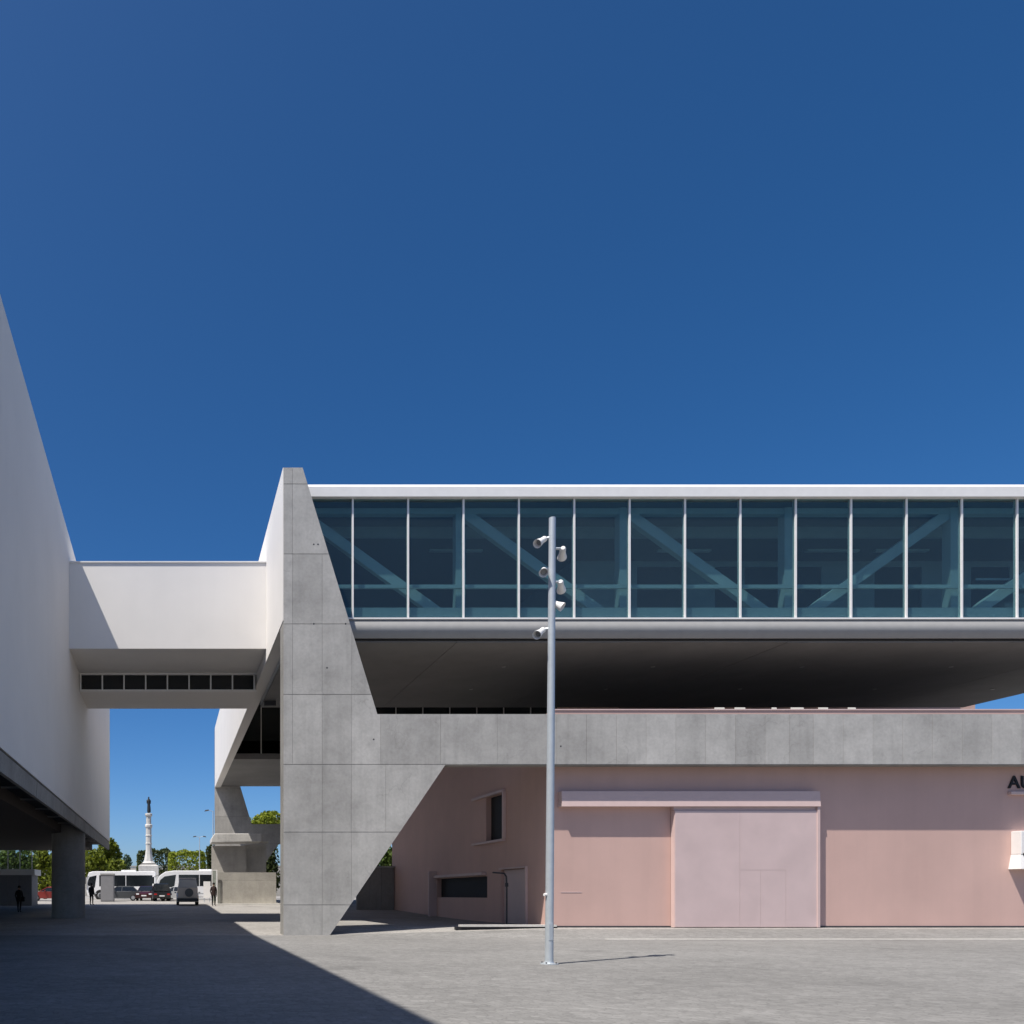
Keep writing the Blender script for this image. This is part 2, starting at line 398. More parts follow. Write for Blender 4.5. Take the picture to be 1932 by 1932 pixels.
# soffit cladding in panels with an open dark gap behind the fascia
sx = GX0
k = 0
while sx < GX1-.01:
    x1 = min(GX1, sx+3*BAY)
    zz = 11.97+random.uniform(-.012, .012)
    MB().add([(sx+.01, GY+.14, zz), (x1-.01, GY+.14, zz), (x1-.01, 47.1, 12.0), (sx+.01, 47.1, 12.0),
              (sx+.01, GY+.14, 12.03), (x1-.01, GY+.14, 12.03), (x1-.01, 47.1, 12.06), (sx+.01, 47.1, 12.06)],
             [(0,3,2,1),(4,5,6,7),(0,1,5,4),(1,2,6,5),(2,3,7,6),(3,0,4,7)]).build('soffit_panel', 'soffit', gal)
    for yy in (38.6, 42.8): MB().tube(((sx+x1)/2, yy, 11.955), ((sx+x1)/2, yy, 11.985), .09, seg=12).build('downlight', 'fascia_grey', gal)
    sx = x1; k += 1
box('floor_slab', 'int_floor', gal, GX0, GX1, GY+.52, 47.0, 12.10, 12.88)
box('gap_liner', 'dark', gal, GX0, GX1, GY+.02, GY+.5, 12.04, 12.075)
for i, x in enumerate(mull):
    if x < GX1:
        box('mullion', 'white_metal', gal, x-.036, x+.036, GY-.06, GY+.09, 12.90, 17.78)
for a, b in zip(mull, mull[1:]+[GX1]):
    if b-a < .3: continue
    q = [random.uniform(-.012, .012) for _ in range(4)]; xa_, xb_ = a+.037, min(b, GX1)-.037
    MB().add([(xa_, GY-.01+q[0], 12.90), (xb_, GY-.01+q[1], 12.90), (xb_, GY+.015+q[1], 12.90), (xa_, GY+.015+q[0], 12.90),
              (xa_, GY-.01+q[2], 17.78), (xb_, GY-.01+q[3], 17.78), (xb_, GY+.015+q[3], 17.78), (xa_, GY+.015+q[2], 17.78)],
             [(0,3,2,1),(4,5,6,7),(0,1,5,4),(1,2,6,5),(2,3,7,6),(3,0,4,7)]).build('pane', 'glass', gal)
# interior seen through the glass
box('ceiling', 'int_ceiling', gal, GX0, GX1, GY+.12, 37.1, 17.70, 17.776)
box('bulkhead', 'int_wall', gal, GX0, GX1, 37.1, 37.2, 17.22, 17.776)
box('lower_ceiling', 'int_ceiling', gal, GX0, GX1, 37.202, 46.6, 17.22, 17.3)
box('upstand', 'int_wall', gal, GX0, GX1, GY+.22, GY+.34, 12.88, 13.42)
box('handrail', 'truss', gal, GX0, GX1, GY+.30, GY+.44, 14.26, 14.40)
YT = GY+.75
cols = [5.2, 12.03, 18.84, 25.7, 32.6, 39.5, 46.4]
for x in cols[:-1]:
    box('column', 'truss', gal, x-.2, x+.2, YT-.2, YT+.2, 12.88, 17.70)
box('top_chord', 'truss', gal, GX0, GX1, YT-.18, YT+.18, 17.45, 17.68)
for i, (a, b) in enumerate(zip(cols, cols[1:])):
    b2 = min(b, GX1-.1)
    if i < 3: p, q = (a+.2, YT, 17.5), (b-.4, YT, 13.0)
    else:
        t = 1.0 if b == b2 else (b2-a)/(b-a)
        p, q = (a+.4, YT, 13.0), (a+.4+(b-.2-a-.4)*t, YT, 13.0+4.5*t)
    MB().bar(p, q, .42, .28).build('diagonal', 'truss', gal)
# partition with dark openings
YP = 39.7; ops = [(XX(a, YP), XX(b, YP)) for a, b in ((1202, 1286), (1349, 1395), (1405, 1550), (1650, 1739), (1832, 1905), (1960, 2060))]
x = XX(1085, YP)
for a, b in ops+[(GX1, None)]:
    box('partition', 'int_wall', gal, x, min(a, GX1-.2), YP, YP+.15, 12.88, 17.22)
    if b is None: break
    box('partition_opening', 'int_dark', gal, a+.002, b-.002, YP+.06, YP+.12, 12.88, 16.95)
    box('partition_lintel', 'int_wall', gal, a, b, YP, YP+.15, 16.95, 17.215)
    x = b
box('partition', 'int_wall', gal, XX(1085, YP)-.15, XX(1085, YP)-.002, YP, 46.6, 12.88, 17.22)
for px in (860, 1290, 1570, 1700):
    x = XX(px, 38.4); box('ceiling_lamp', 'truss', gal, x-1.2, x+1.2, 38.3, 38.5, 17.13, 17.215)
st_ = MB()
for i in range(7):
    xa = XX(1832, 36.4)+i*.62; za = 13.35+i*.36; st_.box(xa, xa+.64, 36.2, 37.6, za-.55, za)
st_.build('interior_stair', 'concrete', gal)
box('stair_rail', 'truss', gal, XX(1838, 36.2), 38.6, 36.12, 36.16, 15.0, 15.08)
MB().lathe([(.30, 12.9), (.42, 13.2), (.46, 13.75)], XX(1785, 36.2), 36.2, 14).build('planter', 'concrete_warm', gal)
# back of the front bar
nb = 17
for k in range(nb):
    a = GX0+.1+(GX1-GX0-.2)*k/nb; b = GX0+.1+(GX1-GX0-.2)*(k+1)/nb
    box('rear_pane', 'glass_dark', gal, a+.03, b-.03, 46.9, 46.93, 12.88, 17.75)
    box('rear_mullion', 'white_metal', gal, a-.03, a+.03, 46.85, 46.98, 12.885, 17.75)
# rear bar across the court
YB = 68.0
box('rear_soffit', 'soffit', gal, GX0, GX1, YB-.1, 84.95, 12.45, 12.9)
box('rear_back_wall', 'int_dark', gal, GX0, GX1, YB+5, YB+5.2, 12.905, 17.89)
nb = int((GX1-GX0)/2.16)
for k in range(nb+1):
    a = 5.05+2.16*k; b = min(a+2.16, GX1)
    if k < nb: box('rear_glazing', 'glass_dark', gal, a+.03, b-.03, YB, YB+.03, 12.905, 17.6)
    box('rear_glazing_bar', 'white_metal', gal, a-.03, a+.03, YB-.06, YB+.06, 12.905, 17.6)
box('rear_header', 'soffit', gal, GX0, GX1, YB-.1, YB+.2, 17.6, 17.89)
for x0, x1 in ((1350, 1365), (1388, 1404), (1458, 1463), (1494, 1514), (1546, 1560), (1602, 1612)):
    z = ZZ(1336.5, 49.5); box('court_glow_box', 'lit', gal, XX(x0, 49.5), XX(x1, 49.5), 49.4, 49.6, z-.12, z+.08)  # added glowing boxes making small bright bits; no lamp known here
    box('court_glow_hanger', 'dark_metal', gal, XX(x0, 49.5)+.1, XX(x0, 49.5)+.14, 49.48, 49.52, z+.08, 17.9)  # made-up hanger for the added glowing box
# long white side wall and the columns' white end
MB().box(4.38, 4.95, YF+.03, 84.97, 12.35, 18.335).build('side_wall', 'white', gal)
for y in (37.5, 45.3): box('soffit_conduit', 'dark_metal', gal, 4.97, 5.6, y, y+.25, 11.7, 11.95)

# ------------------------------------------------------------------ pink auditorium
PY = 33.96; PX = 15.3
aud = thing('auditorium_building', 'pink rendered auditorium block with sliding door under the concrete beam', 'building', (28, PY, .28))
zt = 8.98
# front wall and side wall with true openings
def wall_front(x0, x1): MB().box(x0, x1, PY, PY+.35, .10, zt).build('front_wall', 'pink', aud)
wall_front(PX, 43.8)
side_open = [(38.9, 41.2, 4.18, 6.3), (41.05, 48.8, 1.45, 2.5), (36.5, 39.3, .28, 2.75)]
ys = sorted({PY+.352, 58.4}|{v for o in side_open for v in o[:2]}); zs = sorted({.05, zt}|{v for o in side_open for v in o[2:]})
sw = MB()
for a, b in zip(ys, ys[1:]):
    for c, d in zip(zs, zs[1:]):
        my, mz = (a+b)/2, (c+d)/2
        if any(o[0] < my < o[1] and o[2] < mz < o[3] for o in side_open): continue
        sw.box(PX, PX+.35, a, b, c, d)
sw.build('side_wall', 'pink', aud)
box('rear_wall', 'pink', aud, PX, 43.8, 58.402, 58.75, .05, zt)
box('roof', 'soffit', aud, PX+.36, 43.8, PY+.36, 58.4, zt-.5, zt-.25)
box('parapet_cap', 'pink_trim', aud, PX-.03, 43.83, PY-.03, PY+.4, zt+.002, zt+.05)
box('stage_block', 'pink', aud, 26.4, 47.4, 50.0, 58.0, zt-.24, 17.6)
# side openings: glass, frames, fins
box('side_window', 'dark', aud, PX+.25, PX+.28, 38.9, 41.2, 4.18, 6.3)
box('side_window_back', 'int_dark', aud, PX+.9, PX+.95, 38.5, 41.6, 3.9, 6.6)
box('window_head', 'pink_trim', aud, PX-.16, PX-.002, 38.8, 42.8, 6.31, 6.43)
box('window_sill', 'pink_trim', aud, PX-.16, PX-.002, 38.8, 42.8, 4.06, 4.17)
box('window_jamb', 'pink_trim', aud, PX-.14, PX-.002, 38.74, 38.88, 4.17, 6.31)
box('counter_window', 'dark', aud, PX+.25, PX+.28, 41.05, 48.8, 1.45, 2.5)
box('counter_back', 'int_dark', aud, PX+.95, PX+1.0, 40.6, 49.2, 1.2, 2.8)
box('counter_hood', 'pink_trim', aud, PX-.22, PX-.002, 41.2, 48.8, 2.56, 2.70)
box('counter_frame', 'pink_trim', aud, PX-.45, PX-.002, 48.85, 49.05, .3, 2.95)
box('side_door', 'pink_door', aud, PX+.12, PX+.17, 36.52, 39.28, .3, 2.73)
box('door_jamb', 'pink_trim', aud, PX-.10, PX-.002, 36.38, 36.49, .28, 2.82)
box('door_head', 'pink_trim', aud, PX-.10, PX-.002, 36.492, 39.4, 2.76, 2.83)
# sliding door, track box
dz0 = .30
x0, x1 = XX(1265, PY), XX(1534, PY); zt_d = ZZ(1530, PY)
sd = MB().box(x0, x1, PY-.26, PY-.03, dz0, zt_d).build('sliding_door', 'pink_trim', aud)
seam = XX(1387, PY); wz = ZZ(1642, PY); wx = [XX(v, PY) for v in (1387, 1426, 1473)]
yl0, yl1 = PY-.285, PY-.2605; e = .004
for (a, b, c, d) in ((x0+.02, seam-e, dz0+.02, zt_d-.02), (wx[0]+e, wx[1]-e, dz0+.02, wz-e), (wx[1]+e, wx[2]-e, dz0+.02, wz-e)):
    box('door_panel', 'pink_door', sd, a, b, yl0, yl1, c, d)
MB().prism_xz([(seam+e, wz+e), (wx[2]+e, wz+e), (wx[2]+e, dz0+.02), (x1-.02, dz0+.02), (x1-.02, zt_d-.02), (seam+e, zt_d-.02)], yl0, yl1).build('door_panel', 'pink_door', sd)
bx0, bx1 = XX(1053, PY), XX(1536, PY); bz0, bz1 = ZZ(1523, PY), ZZ(1494.5, PY)
MB().prism_yz([(PY-.002, bz0), (PY-.36, bz0), (PY-.30, bz1), (PY-.002, bz1)], bx0, bx1).build('door_track_box', 'pink_trim', aud)
box('door_track', 'pink_trim', aud, x0, bx1-.03, PY-.22, PY-.03, zt_d+.01, bz0-.002)
box('door_stop', 'pink_trim', aud, bx1-.10, bx1, PY-.32, PY-.002, dz0, bz0-.002)
box('wall_joint', 'pink_trim', aud, XX(1058, PY), XX(1097, PY), PY-.012, PY-.001, ZZ(1684, PY), ZZ(1683, PY)+.01)
box('base_shade_strip', 'dark_metal', aud, PX-.01, 43.8, PY-.03, PY-.002, .20, .35)  # dark strip painting the shade line at the foot of the wall
# lettering
fc = bpy.data.curves.new('lettering', 'FONT'); fc.body = 'AU'; fc.size = 0.70; fc.extrude = .02; fc.offset = .010; fc.space_character = 1.04
fo = bpy.data.objects.new('lettering_tmp', fc); COL.objects.link(fo)
bpy.context.view_layer.update()
me = bpy.data.meshes.new_from_object(fo.evaluated_get(bpy.context.evaluated_depsgraph_get()))
bpy.data.objects.remove(fo)
lo = bpy.data.objects.new('lettering', me); COL.objects.link(lo); me.materials.clear(); me.materials.append(M['letter'])
lo.location = (XX(1901, PY), PY-.03, ZZ(1487, PY)); lo.rotation_euler = (math.radians(90), 0, 0)
lo.data.transform(Matrix.Translation(lo.location)@lo.rotation_euler.to_matrix().to_4x4()); lo.location = (0,0,0); lo.rotation_euler = (0,0,0)
setp(lo, aud); lo['label'] = 'black capital letters AU on the shaded pink wall'
MB().prism_yz([(PY-.002, ZZ(1500, PY)), (PY-.16, ZZ(1500, PY)), (PY-.16, ZZ(1494, PY)), (PY-.002, ZZ(1493, PY))], XX(1901, PY), 38.0).build('letter_ledge', 'pink_trim', aud, bevel=.02)
# white hood
hx0 = XX(1907, PY); hz1, hz0, hzm = ZZ(1569, PY), ZZ(1640, PY), ZZ(1614, PY)
hood = MB().box(hx0, 37.2, PY-.42, PY-.002, hzm+.03, hz1).build('ticket_hood', 'white_metal', aud, bevel=.02)
hood['label'] = 'white hood at the right edge of the pink wall'
MB().add([(hx0-.10, PY-.52, hz0), (37.3, PY-.52, hz0), (37.3, PY-.002, hz0), (hx0-.10, PY-.002, hz0),
          (hx0, PY-.40, hzm+.027), (37.2, PY-.40, hzm+.027), (37.2, PY-.002, hzm+.027), (hx0, PY-.002, hzm+.027)],
         [(0,3,2,1),(4,5,6,7),(0,1,5,4),(1,2,6,5),(2,3,7,6),(3,0,4,7)]).build('hood_flare', 'white_metal', hood)
box('hood_slot', 'dark', hood, hx0+.08, hx0+.48, PY-.44, PY-.415, hzm-.02, hzm+.08)
# bent black pipe by the side door
pp = MB()
pts = [(PX-.5, 37.4, .28), (PX-.5, 37.4, 2.05), (PX-.5, 37.45, 2.4), (PX-.5, 37.7, 2.55), (PX-.5, 39.0, 2.62)]
for a, b in zip(pts, pts[1:]): pp.tube(a, b, .035, seg=8)
lampp = thing('bent_lamp_post', 'thin black bent post beside the shaded pink side door', 'lamp', (PX-.5, 37.4, .28))
pp.build('post', 'dark_metal', lampp); MB().tube((PX-.5, 37.4, 1.95), (PX-.5, 37.4, 2.12), .07, seg=8).build('clamp', 'dark_metal', lampp)
# low wall at the rear of the passage
lw = thing('low_wall', 'dark grey low wall closing the shaded passage beside the pink side wall', 'wall', (14, 58, .5))
for i in range(3): box('panel', 'concrete_dark', lw, 12.7+i*.85, 12.7+i*.85+.835, 58.0, 58.3, .3, 3.45)
box('coping', 'concrete', lw, 12.65, PX-.01, 57.95, 58.35, 3.452, 3.55)

# ------------------------------------------------------------------ white museum block on the left
WX = -4.7
mus = thing('museum_building', 'huge white windowless museum block raised on a round column at left', 'building', (-25, 20, 0))
MB().box(-45, WX, -30, 64.8, 5.66, 18.1).build('wall', 'white', mus)
y = -30.0; k = 0
while y < 64.7:
    y1 = min(64.8, y+ (11.9 if k else 12.2)); 
    MB().prism_xz([(WX-.04, 5.02), (WX-.01, 5.58), (WX-.2, 5.58), (WX-.17, 5.02)], y+.03, y1-.03).build('fascia_panel', 'concrete_dark', mus)
    y = y1; k += 1
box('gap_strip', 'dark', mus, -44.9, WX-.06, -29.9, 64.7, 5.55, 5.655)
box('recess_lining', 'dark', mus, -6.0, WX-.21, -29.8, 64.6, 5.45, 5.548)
for i in range(12):
    yy = 22+3.7*i; box('recess_lamp', 'fascia_grey', mus, -5.9, -5.0, yy, yy+.07, 5.30, 5.36)
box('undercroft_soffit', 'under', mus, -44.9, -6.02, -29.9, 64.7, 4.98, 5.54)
MB().tube((-5.72, 47.2, .1), (-5.72, 47.2, 5.44), .93, seg=40).build('column', 'concrete_dark', mus, smooth=True)
for (cx, cy) in ((-5.72, 12.0), (-26.0, 47.2), (-26, 12)): MB().tube((cx, cy, -.1), (cx, cy, 5.2), .93, seg=32).build('column', 'concrete_dark', mus, smooth=True)

# ------------------------------------------------------------------ footbridge
fb = thing('footbridge', 'white enclosed footbridge linking the museum block and the concrete tower', 'bridge', (0, 43, 12))
BY0, BY1, BY2 = 39.1, 43.4, 47.6
box('upper_box', 'white', fb, WX+.002, 4.378, BY0, BY2, 12.945, 16.9)
box('roof_cap', 'white_metal', fb, WX+.004, 4.376, BY0-.05, BY0+.3, 16.902, 16.96)
box('lower_box', 'white', fb, WX+.002, 4.376, BY1+.35, BY2, 12.04, 12.943)
zb0, zb1 = 12.10, 12.86
n = 8; xa, xb = WX+.06, 4.25
box('window_frame', 'white_metal', fb, WX+.003, 4.376, BY1, BY1+.34, zb1, 12.943)
box('window_frame', 'white_metal', fb, WX+.003, 4.376, BY1, BY1+.34, 12.041, zb0)
for k in range(n+1):
    x = xa+(xb-xa)*k/n; box('mullion', 'white_metal', fb, x-.035, x+.035, BY1+.02, BY1+.2, zb0, zb1)
    if k < n:
        x1 = xa+(xb-xa)*(k+1)/n; box('pane', 'car_glass', fb, x+.036, x1-.036, BY1+.12, BY1+.15, zb0, zb1)

# ------------------------------------------------------------------ floodlight pole
PPX, PPY = XX(1036, 19.54), 19.54
pole = thing('floodlight_pole', 'slim grey floodlight pole with white projector heads standing on the forecourt', 'lamp post', (PPX, PPY, 0))
ptop = Vector((PPX+.075, PPY, ZZ(977, PPY)))
pv = Vector((PPX, PPY, 0))
pm = MB(); segs = 10
for i in range(segs):
    a = pv.lerp(ptop, i/segs); b = pv.lerp(ptop, (i+1)/segs)
    pm.tube(a, b, .092-.018*i/segs, .092-.018*(i+1)/segs, 20)
pm.build('shaft', 'galv', pole, smooth=True)
MB().lathe([(.20, 0.0), (.20, .02), (.11, .03), (.10, .06)], PPX, PPY, 20).build('base_plate', 'galv', pole)
MB().tube((PPX-.07, PPY-.02, ZZ(1688, PPY)), (PPX-.13, PPY-.03, ZZ(1688, PPY)), .035, seg=10).build('access_bolt', 'white_metal', pole)
MB().box(PPX-.04, PPX+.045, PPY-.098, PPY-.07, .55, .95).build('access_hatch', 'galv', pole, bevel=.006)
for i in range(4):
    a_ = math.pi/4+i*math.pi/2; MB().tube((PPX+.16*math.cos(a_), PPY+.16*math.sin(a_), .018), (PPX+.16*math.cos(a_), PPY+.16*math.sin(a_), .05), .018, seg=6).build('base_bolt', 'dark_metal', pole)
def head(px, py, dirv, side, ln=.34, back=0.0):
    """projector: flared barrel on a short arm; dirv = aiming direction"""
    c = Vector((XX(px, PPY), PPY+back, ZZ(py, PPY))); d = Vector(dirv).normalized()
    a = d.orthogonal().normalized(); b = d.cross(a)
    prof = [(-.55, .045), (-.42, .068), (-.1, .066), (.1, .078), (.38, .098), (.5, .104)]
    seg = 16; vs = []; fs = []
    for t, r in prof:
        for i in range(seg):
            th = 2*math.pi*i/seg; vs.append(c+d*t*ln+a*math.cos(th)*r+b*math.sin(th)*r)
    for k in range(len(prof)-1): fs += [(k*seg+i, k*seg+(i+1) % seg, (k+1)*seg+(i+1) % seg, (k+1)*seg+i) for i in range(seg)]
    fs.append(tuple(range(seg)))
    # hollow mouth
    n = len(vs)
    for r, t in ((.092, .5), (.07, .22)):
        for i in range(seg):
            th = 2*math.pi*i/seg; vs.append(c+d*t*ln+a*math.cos(th)*r+b*math.sin(th)*r)
    o5 = (len(prof)-1)*seg
    fs += [(o5+i, o5+(i+1) % seg, n+(i+1) % seg, n+i) for i in range(seg)]+[(n+i, n+(i+1) % seg, n+seg+(i+1) % seg, n+seg+i) for i in range(seg)]
    h = MB().add(vs, fs).build('projector_head', 'white_metal', pole, smooth=True)
    MB().tube(c+d*.20*ln, c+d*.235*ln, .068, seg=16).build('lens', 'lens', h)
    back_p = c-d*.45*ln; pc = pv.lerp(ptop, (c.z)/(ptop.z)); pc = Vector((pc.x, pc.y, back_p.z+.02))
    MB().tube(back_p, pc, .03, seg=8).build('bracket', 'galv', h)
head(1021, 1021, (-.75, -.45, -.55), -1)
head(1065, 1040, (.35, .9, -.25), 1, .36, .10)
head(1026, 1078, (-.35, -.75, -.5), -1, .30)
head(1062, 1103, (.45, .85, -.3), 1, .34, .10)
head(1052, 1141, (.65, -.45, -.55), 1, .26)
head(1019, 1193, (-.65, -.55, -.5), -1, .38)

# ------------------------------------------------------------------ trees
def leaves(n, pts_fn, size, mat, name, parent):
    P = pts_fn(n); n = len(P)
    nrm = rng.normal(size=(n, 3)); nrm /= np.linalg.norm(nrm, axis=1)[:, None]
    t = np.cross(nrm, rng.normal(size=(n, 3))); t /= np.linalg.norm(t, axis=1)[:, None]; b = np.cross(nrm, t)
    s = size*rng.uniform(.6, 1.3, size=(n, 1))
    V = np.stack([P-t*s*.5, P-b*s*.32, P+t*s*.5, P+b*s*.32], 1).reshape(-1, 3)
    F = np.arange(4*n).reshape(-1, 4)
    me = bpy.data.meshes.new(name); me.from_pydata(V.tolist(), [], F.tolist()); me.materials.append(M[mat])
    o = bpy.data.objects.new(name, me); COL.objects.link(o); setp(o, parent); return o
def lumpy(c, r, lumps, boxy=False):
    c = np.array(c); r = np.array(r)
    L = rng.normal(size=(lumps, 3)); L /= np.linalg.norm(L, axis=1)[:, None]; L *= rng.uniform(.45, .8, size=(lumps, 1))
    lr = rng.uniform(.28, .48, size=lumps)
    def fn(n):
        k = rng.integers(0, lumps, n); d = rng.normal(size=(n, 3)); d /= np.linalg.norm(d, axis=1)[:, None]
        return c+(L[k]+d*(lr[k]*rng.uniform(.72, 1.05, n))[:, None])*r
    def fnb(n):
        d = rng.uniform(-1, 1, size=(n*2, 3)); q = (np.abs(d)**5).sum(1)**.2
        d = d/q[:, None]*rng.uniform(.82, 1.02, (n*2, 1))
        bumpy = .06*np.sin(d[:, 0]*7+c[0])+.05*np.sin(d[:, 1]*6+d[:, 2]*8)
        d[:, 2] += bumpy*(d[:, 2] > .3)
        return c+d[:n]*r
    return fnb if boxy else fn
def tree(label, px, py_top, py_bot, wpx, depth, mat, n=2600, boxy=False, size=.34, lumps=16, group=None, dz=None):
    x = XX(px, depth); zt_, zb_ = ZZ(py_top, depth), ZZ(py_bot, depth); r = wpx/1600*depth/2
    gzv = base_z(depth)
    t = thing('tree', label, 'tree', (x, depth, gzv), group)
    c = (x, depth, (zt_+zb_)/2); rr = (r, dz or max(r*.8, .8), (zt_-zb_)/2)
    tm = MB(); top = Vector(c)
    tm.tube((x, depth, gzv-.2), (x+.1, depth, zb_+.2*rr[2]), .05*rr[0]+.12, .04*rr[0]+.07, 9)
    for i in range(6):
        a = 2*math.pi*i/6+px; q = Vector((x+math.cos(a)*rr[0]*.6, depth+math.sin(a)*rr[1]*.6, c[2]+rr[2]*random.uniform(-.2, .5)))
        tm.tube((x+.1, depth, zb_+.1*rr[2]), q, .05*rr[0]+.03, .02, 6)
    tm.build('trunk', 'bark', t)
    leaves(n, lumpy(c, rr, lumps, boxy), size, mat, 'crown', t)
    return t
tree('bushy green tree just beyond the far end of the white museum block', 196, 1578, 1672, 92, 100, 'leaf_g2', 5200, size=.42, lumps=18)
tree('green tree seen under the museum block left of the round column', 85, 1592, 1692, 70, 98, 'leaf_g2', 3600, size=.4)
tree('shaded tree behind the glass kiosk under the museum block', 25, 1590, 1690, 90, 84, 'leaf_g', 3200, size=.42)
tree('dark clipped round tree behind the monument column', 292, 1603, 1665, 66, 170, 'leaf_d', 4500, True, .5)
tree('yellow green clipped box tree behind the white coach', 353, 1606, 1664, 70, 130, 'leaf_y', 5200, True, .38)
tree('tall dark tree beside the white side wall edge', 402, 1575, 1660, 36, 120, 'leaf_d', 2600, False, .45)
tree('green tree top above the far concrete frame beam', 500, 1519, 1600, 92, 106, 'leaf_y', 4600, size=.45)
tree('dark leafy tree below the far concrete frame beam', 512, 1592, 1700, 40, 96, 'leaf_d', 2200, size=.35)
tree('leafy tree glimpsed behind the rear of the shaded passage', 722, 1585, 1660, 90, 92, 'leaf_g', 2800, size=.4)
tree('small hazy far tree left of the monument', 240, 1613, 1650, 20, 230, 'leaf_far', 900, size=.6)

# far low wall
fw = thing('boundary_wall', 'long low tan wall far behind the coaches', 'wall', (-8, 240, 1.15))
for i in range(16): box('panel', 'concrete_warm', fw, -60+i*6, -60+i*6+5.97, 240, 240.5, 1.0, ZZ(1636, 240)+random.uniform(-.05, .05))
box('coping', 'concrete_warm', fw, -60.1, 36, 239.9, 240.6, ZZ(1636, 240)+.055, ZZ(1636, 240)+.4)

# ------------------------------------------------------------------ monument
D = 150.0; mx = XX(280.5, D)
mon = thing('monument', 'pale stone column monument topped by a dark statue', 'monument', (mx, D, 1.15))
zz = lambda py: ZZ(py, D)
R = .5; s2 = math.sqrt(2)
def sq(prof, name, mat='stone', seg=4): MB().lathe([(r*(s2 if seg == 4 else 1.05), z) for r, z in prof], mx, D, seg, math.pi/4 if seg == 4 else math.pi/8).build(name, mat, mon)
sq([(1.75, 1.0), (1.75, zz(1634)), (1.55, zz(1633)), (1.5, zz(1632))], 'pedestal')
sq([(1.35, zz(1632)+.003), (1.3, zz(1632.5)+.2)], 'pedestal_ledge', 'concrete_dark')
box('ledge', 'concrete_dark', mon, mx-1.32, mx+1.32, D-1.32, D+1.32, zz(1632)+.21, zz(1629))
sq([(1.2, zz(1629)+.003), (.85, zz(1625)), (.62, zz(1612)), (.56, zz(1605))], 'flared_base', seg=8)
sq([(.53, zz(1605)+.003), (.50, zz(1563))], 'shaft', seg=8)
for p in (1593, 1578): sq([(.54, zz(p)), (.60, zz(p)+.08), (.60, zz(p)+.18), (.54, zz(p)+.26)], 'ring', seg=8)
sq([(.52, zz(1563)+.003), (.66, zz(1560)), (.66, zz(1556.5)), (.52, zz(1555))], 'gallery_ring', seg=8)
sq([(.46, zz(1555)+.003), (.44, zz(1541))], 'upper_shaft', seg=8)
sq([(.5, zz(1541)+.003), (.64, zz(1538.5)), (.64, zz(1535.5)), (.5, zz(1534.6))], 'capital', seg=8)
def skin_mesh(name, verts, edges, rad, root=0, sub=1):
    me = bpy.data.meshes.new(name); me.from_pydata(verts, edges, [])
    o = bpy.data.objects.new(name, me); COL.objects.link(o)
    md = o.modifiers.new('skin', 'SKIN'); md.use_smooth_shade = True
    for i, r in enumerate(rad):
        sv = me.skin_vertices[0].data[i]; sv.radius = (r, r) if not isinstance(r, tuple) else r; sv.use_root = (i == root)
    sb = o.modifiers.new('sub', 'SUBSURF'); sb.levels = sub; sb.render_levels = sub
    bpy.context.view_layer.update()
    nm = bpy.data.meshes.new_from_object(o.evaluated_get(bpy.context.evaluated_depsgraph_get()))
    bpy.data.objects.remove(o); r = bpy.data.objects.new(name, nm); COL.objects.link(r)
    for p in nm.polygons: p.use_smooth = True
    return r
# statue: robed standing figure
zs_ = zz(1534.6)
st = skin_mesh('statue', [(mx+.05, D, zs_), (mx+.05, D, zs_+.9), (mx+.02, D, zs_+1.7), (mx, D, zs_+2.3), (mx, D, zs_+2.6), (mx, D, zs_+2.95), (mx-.3, D-.05, zs_+2.2), (mx-.25, D-.25, zs_+1.7), (mx+.3, D, zs_+2.2), (mx+.3, D-.15, zs_+1.65)],
               [(0,1),(1,2),(2,3),(3,4),(4,5),(3,6),(6,7),(3,8),(8,9)], [.38, .34, .28, .27, .11, .17, .13, .09, .13, .09], 2)
st.data.materials.append(M['bronze']); setp(st, mon)

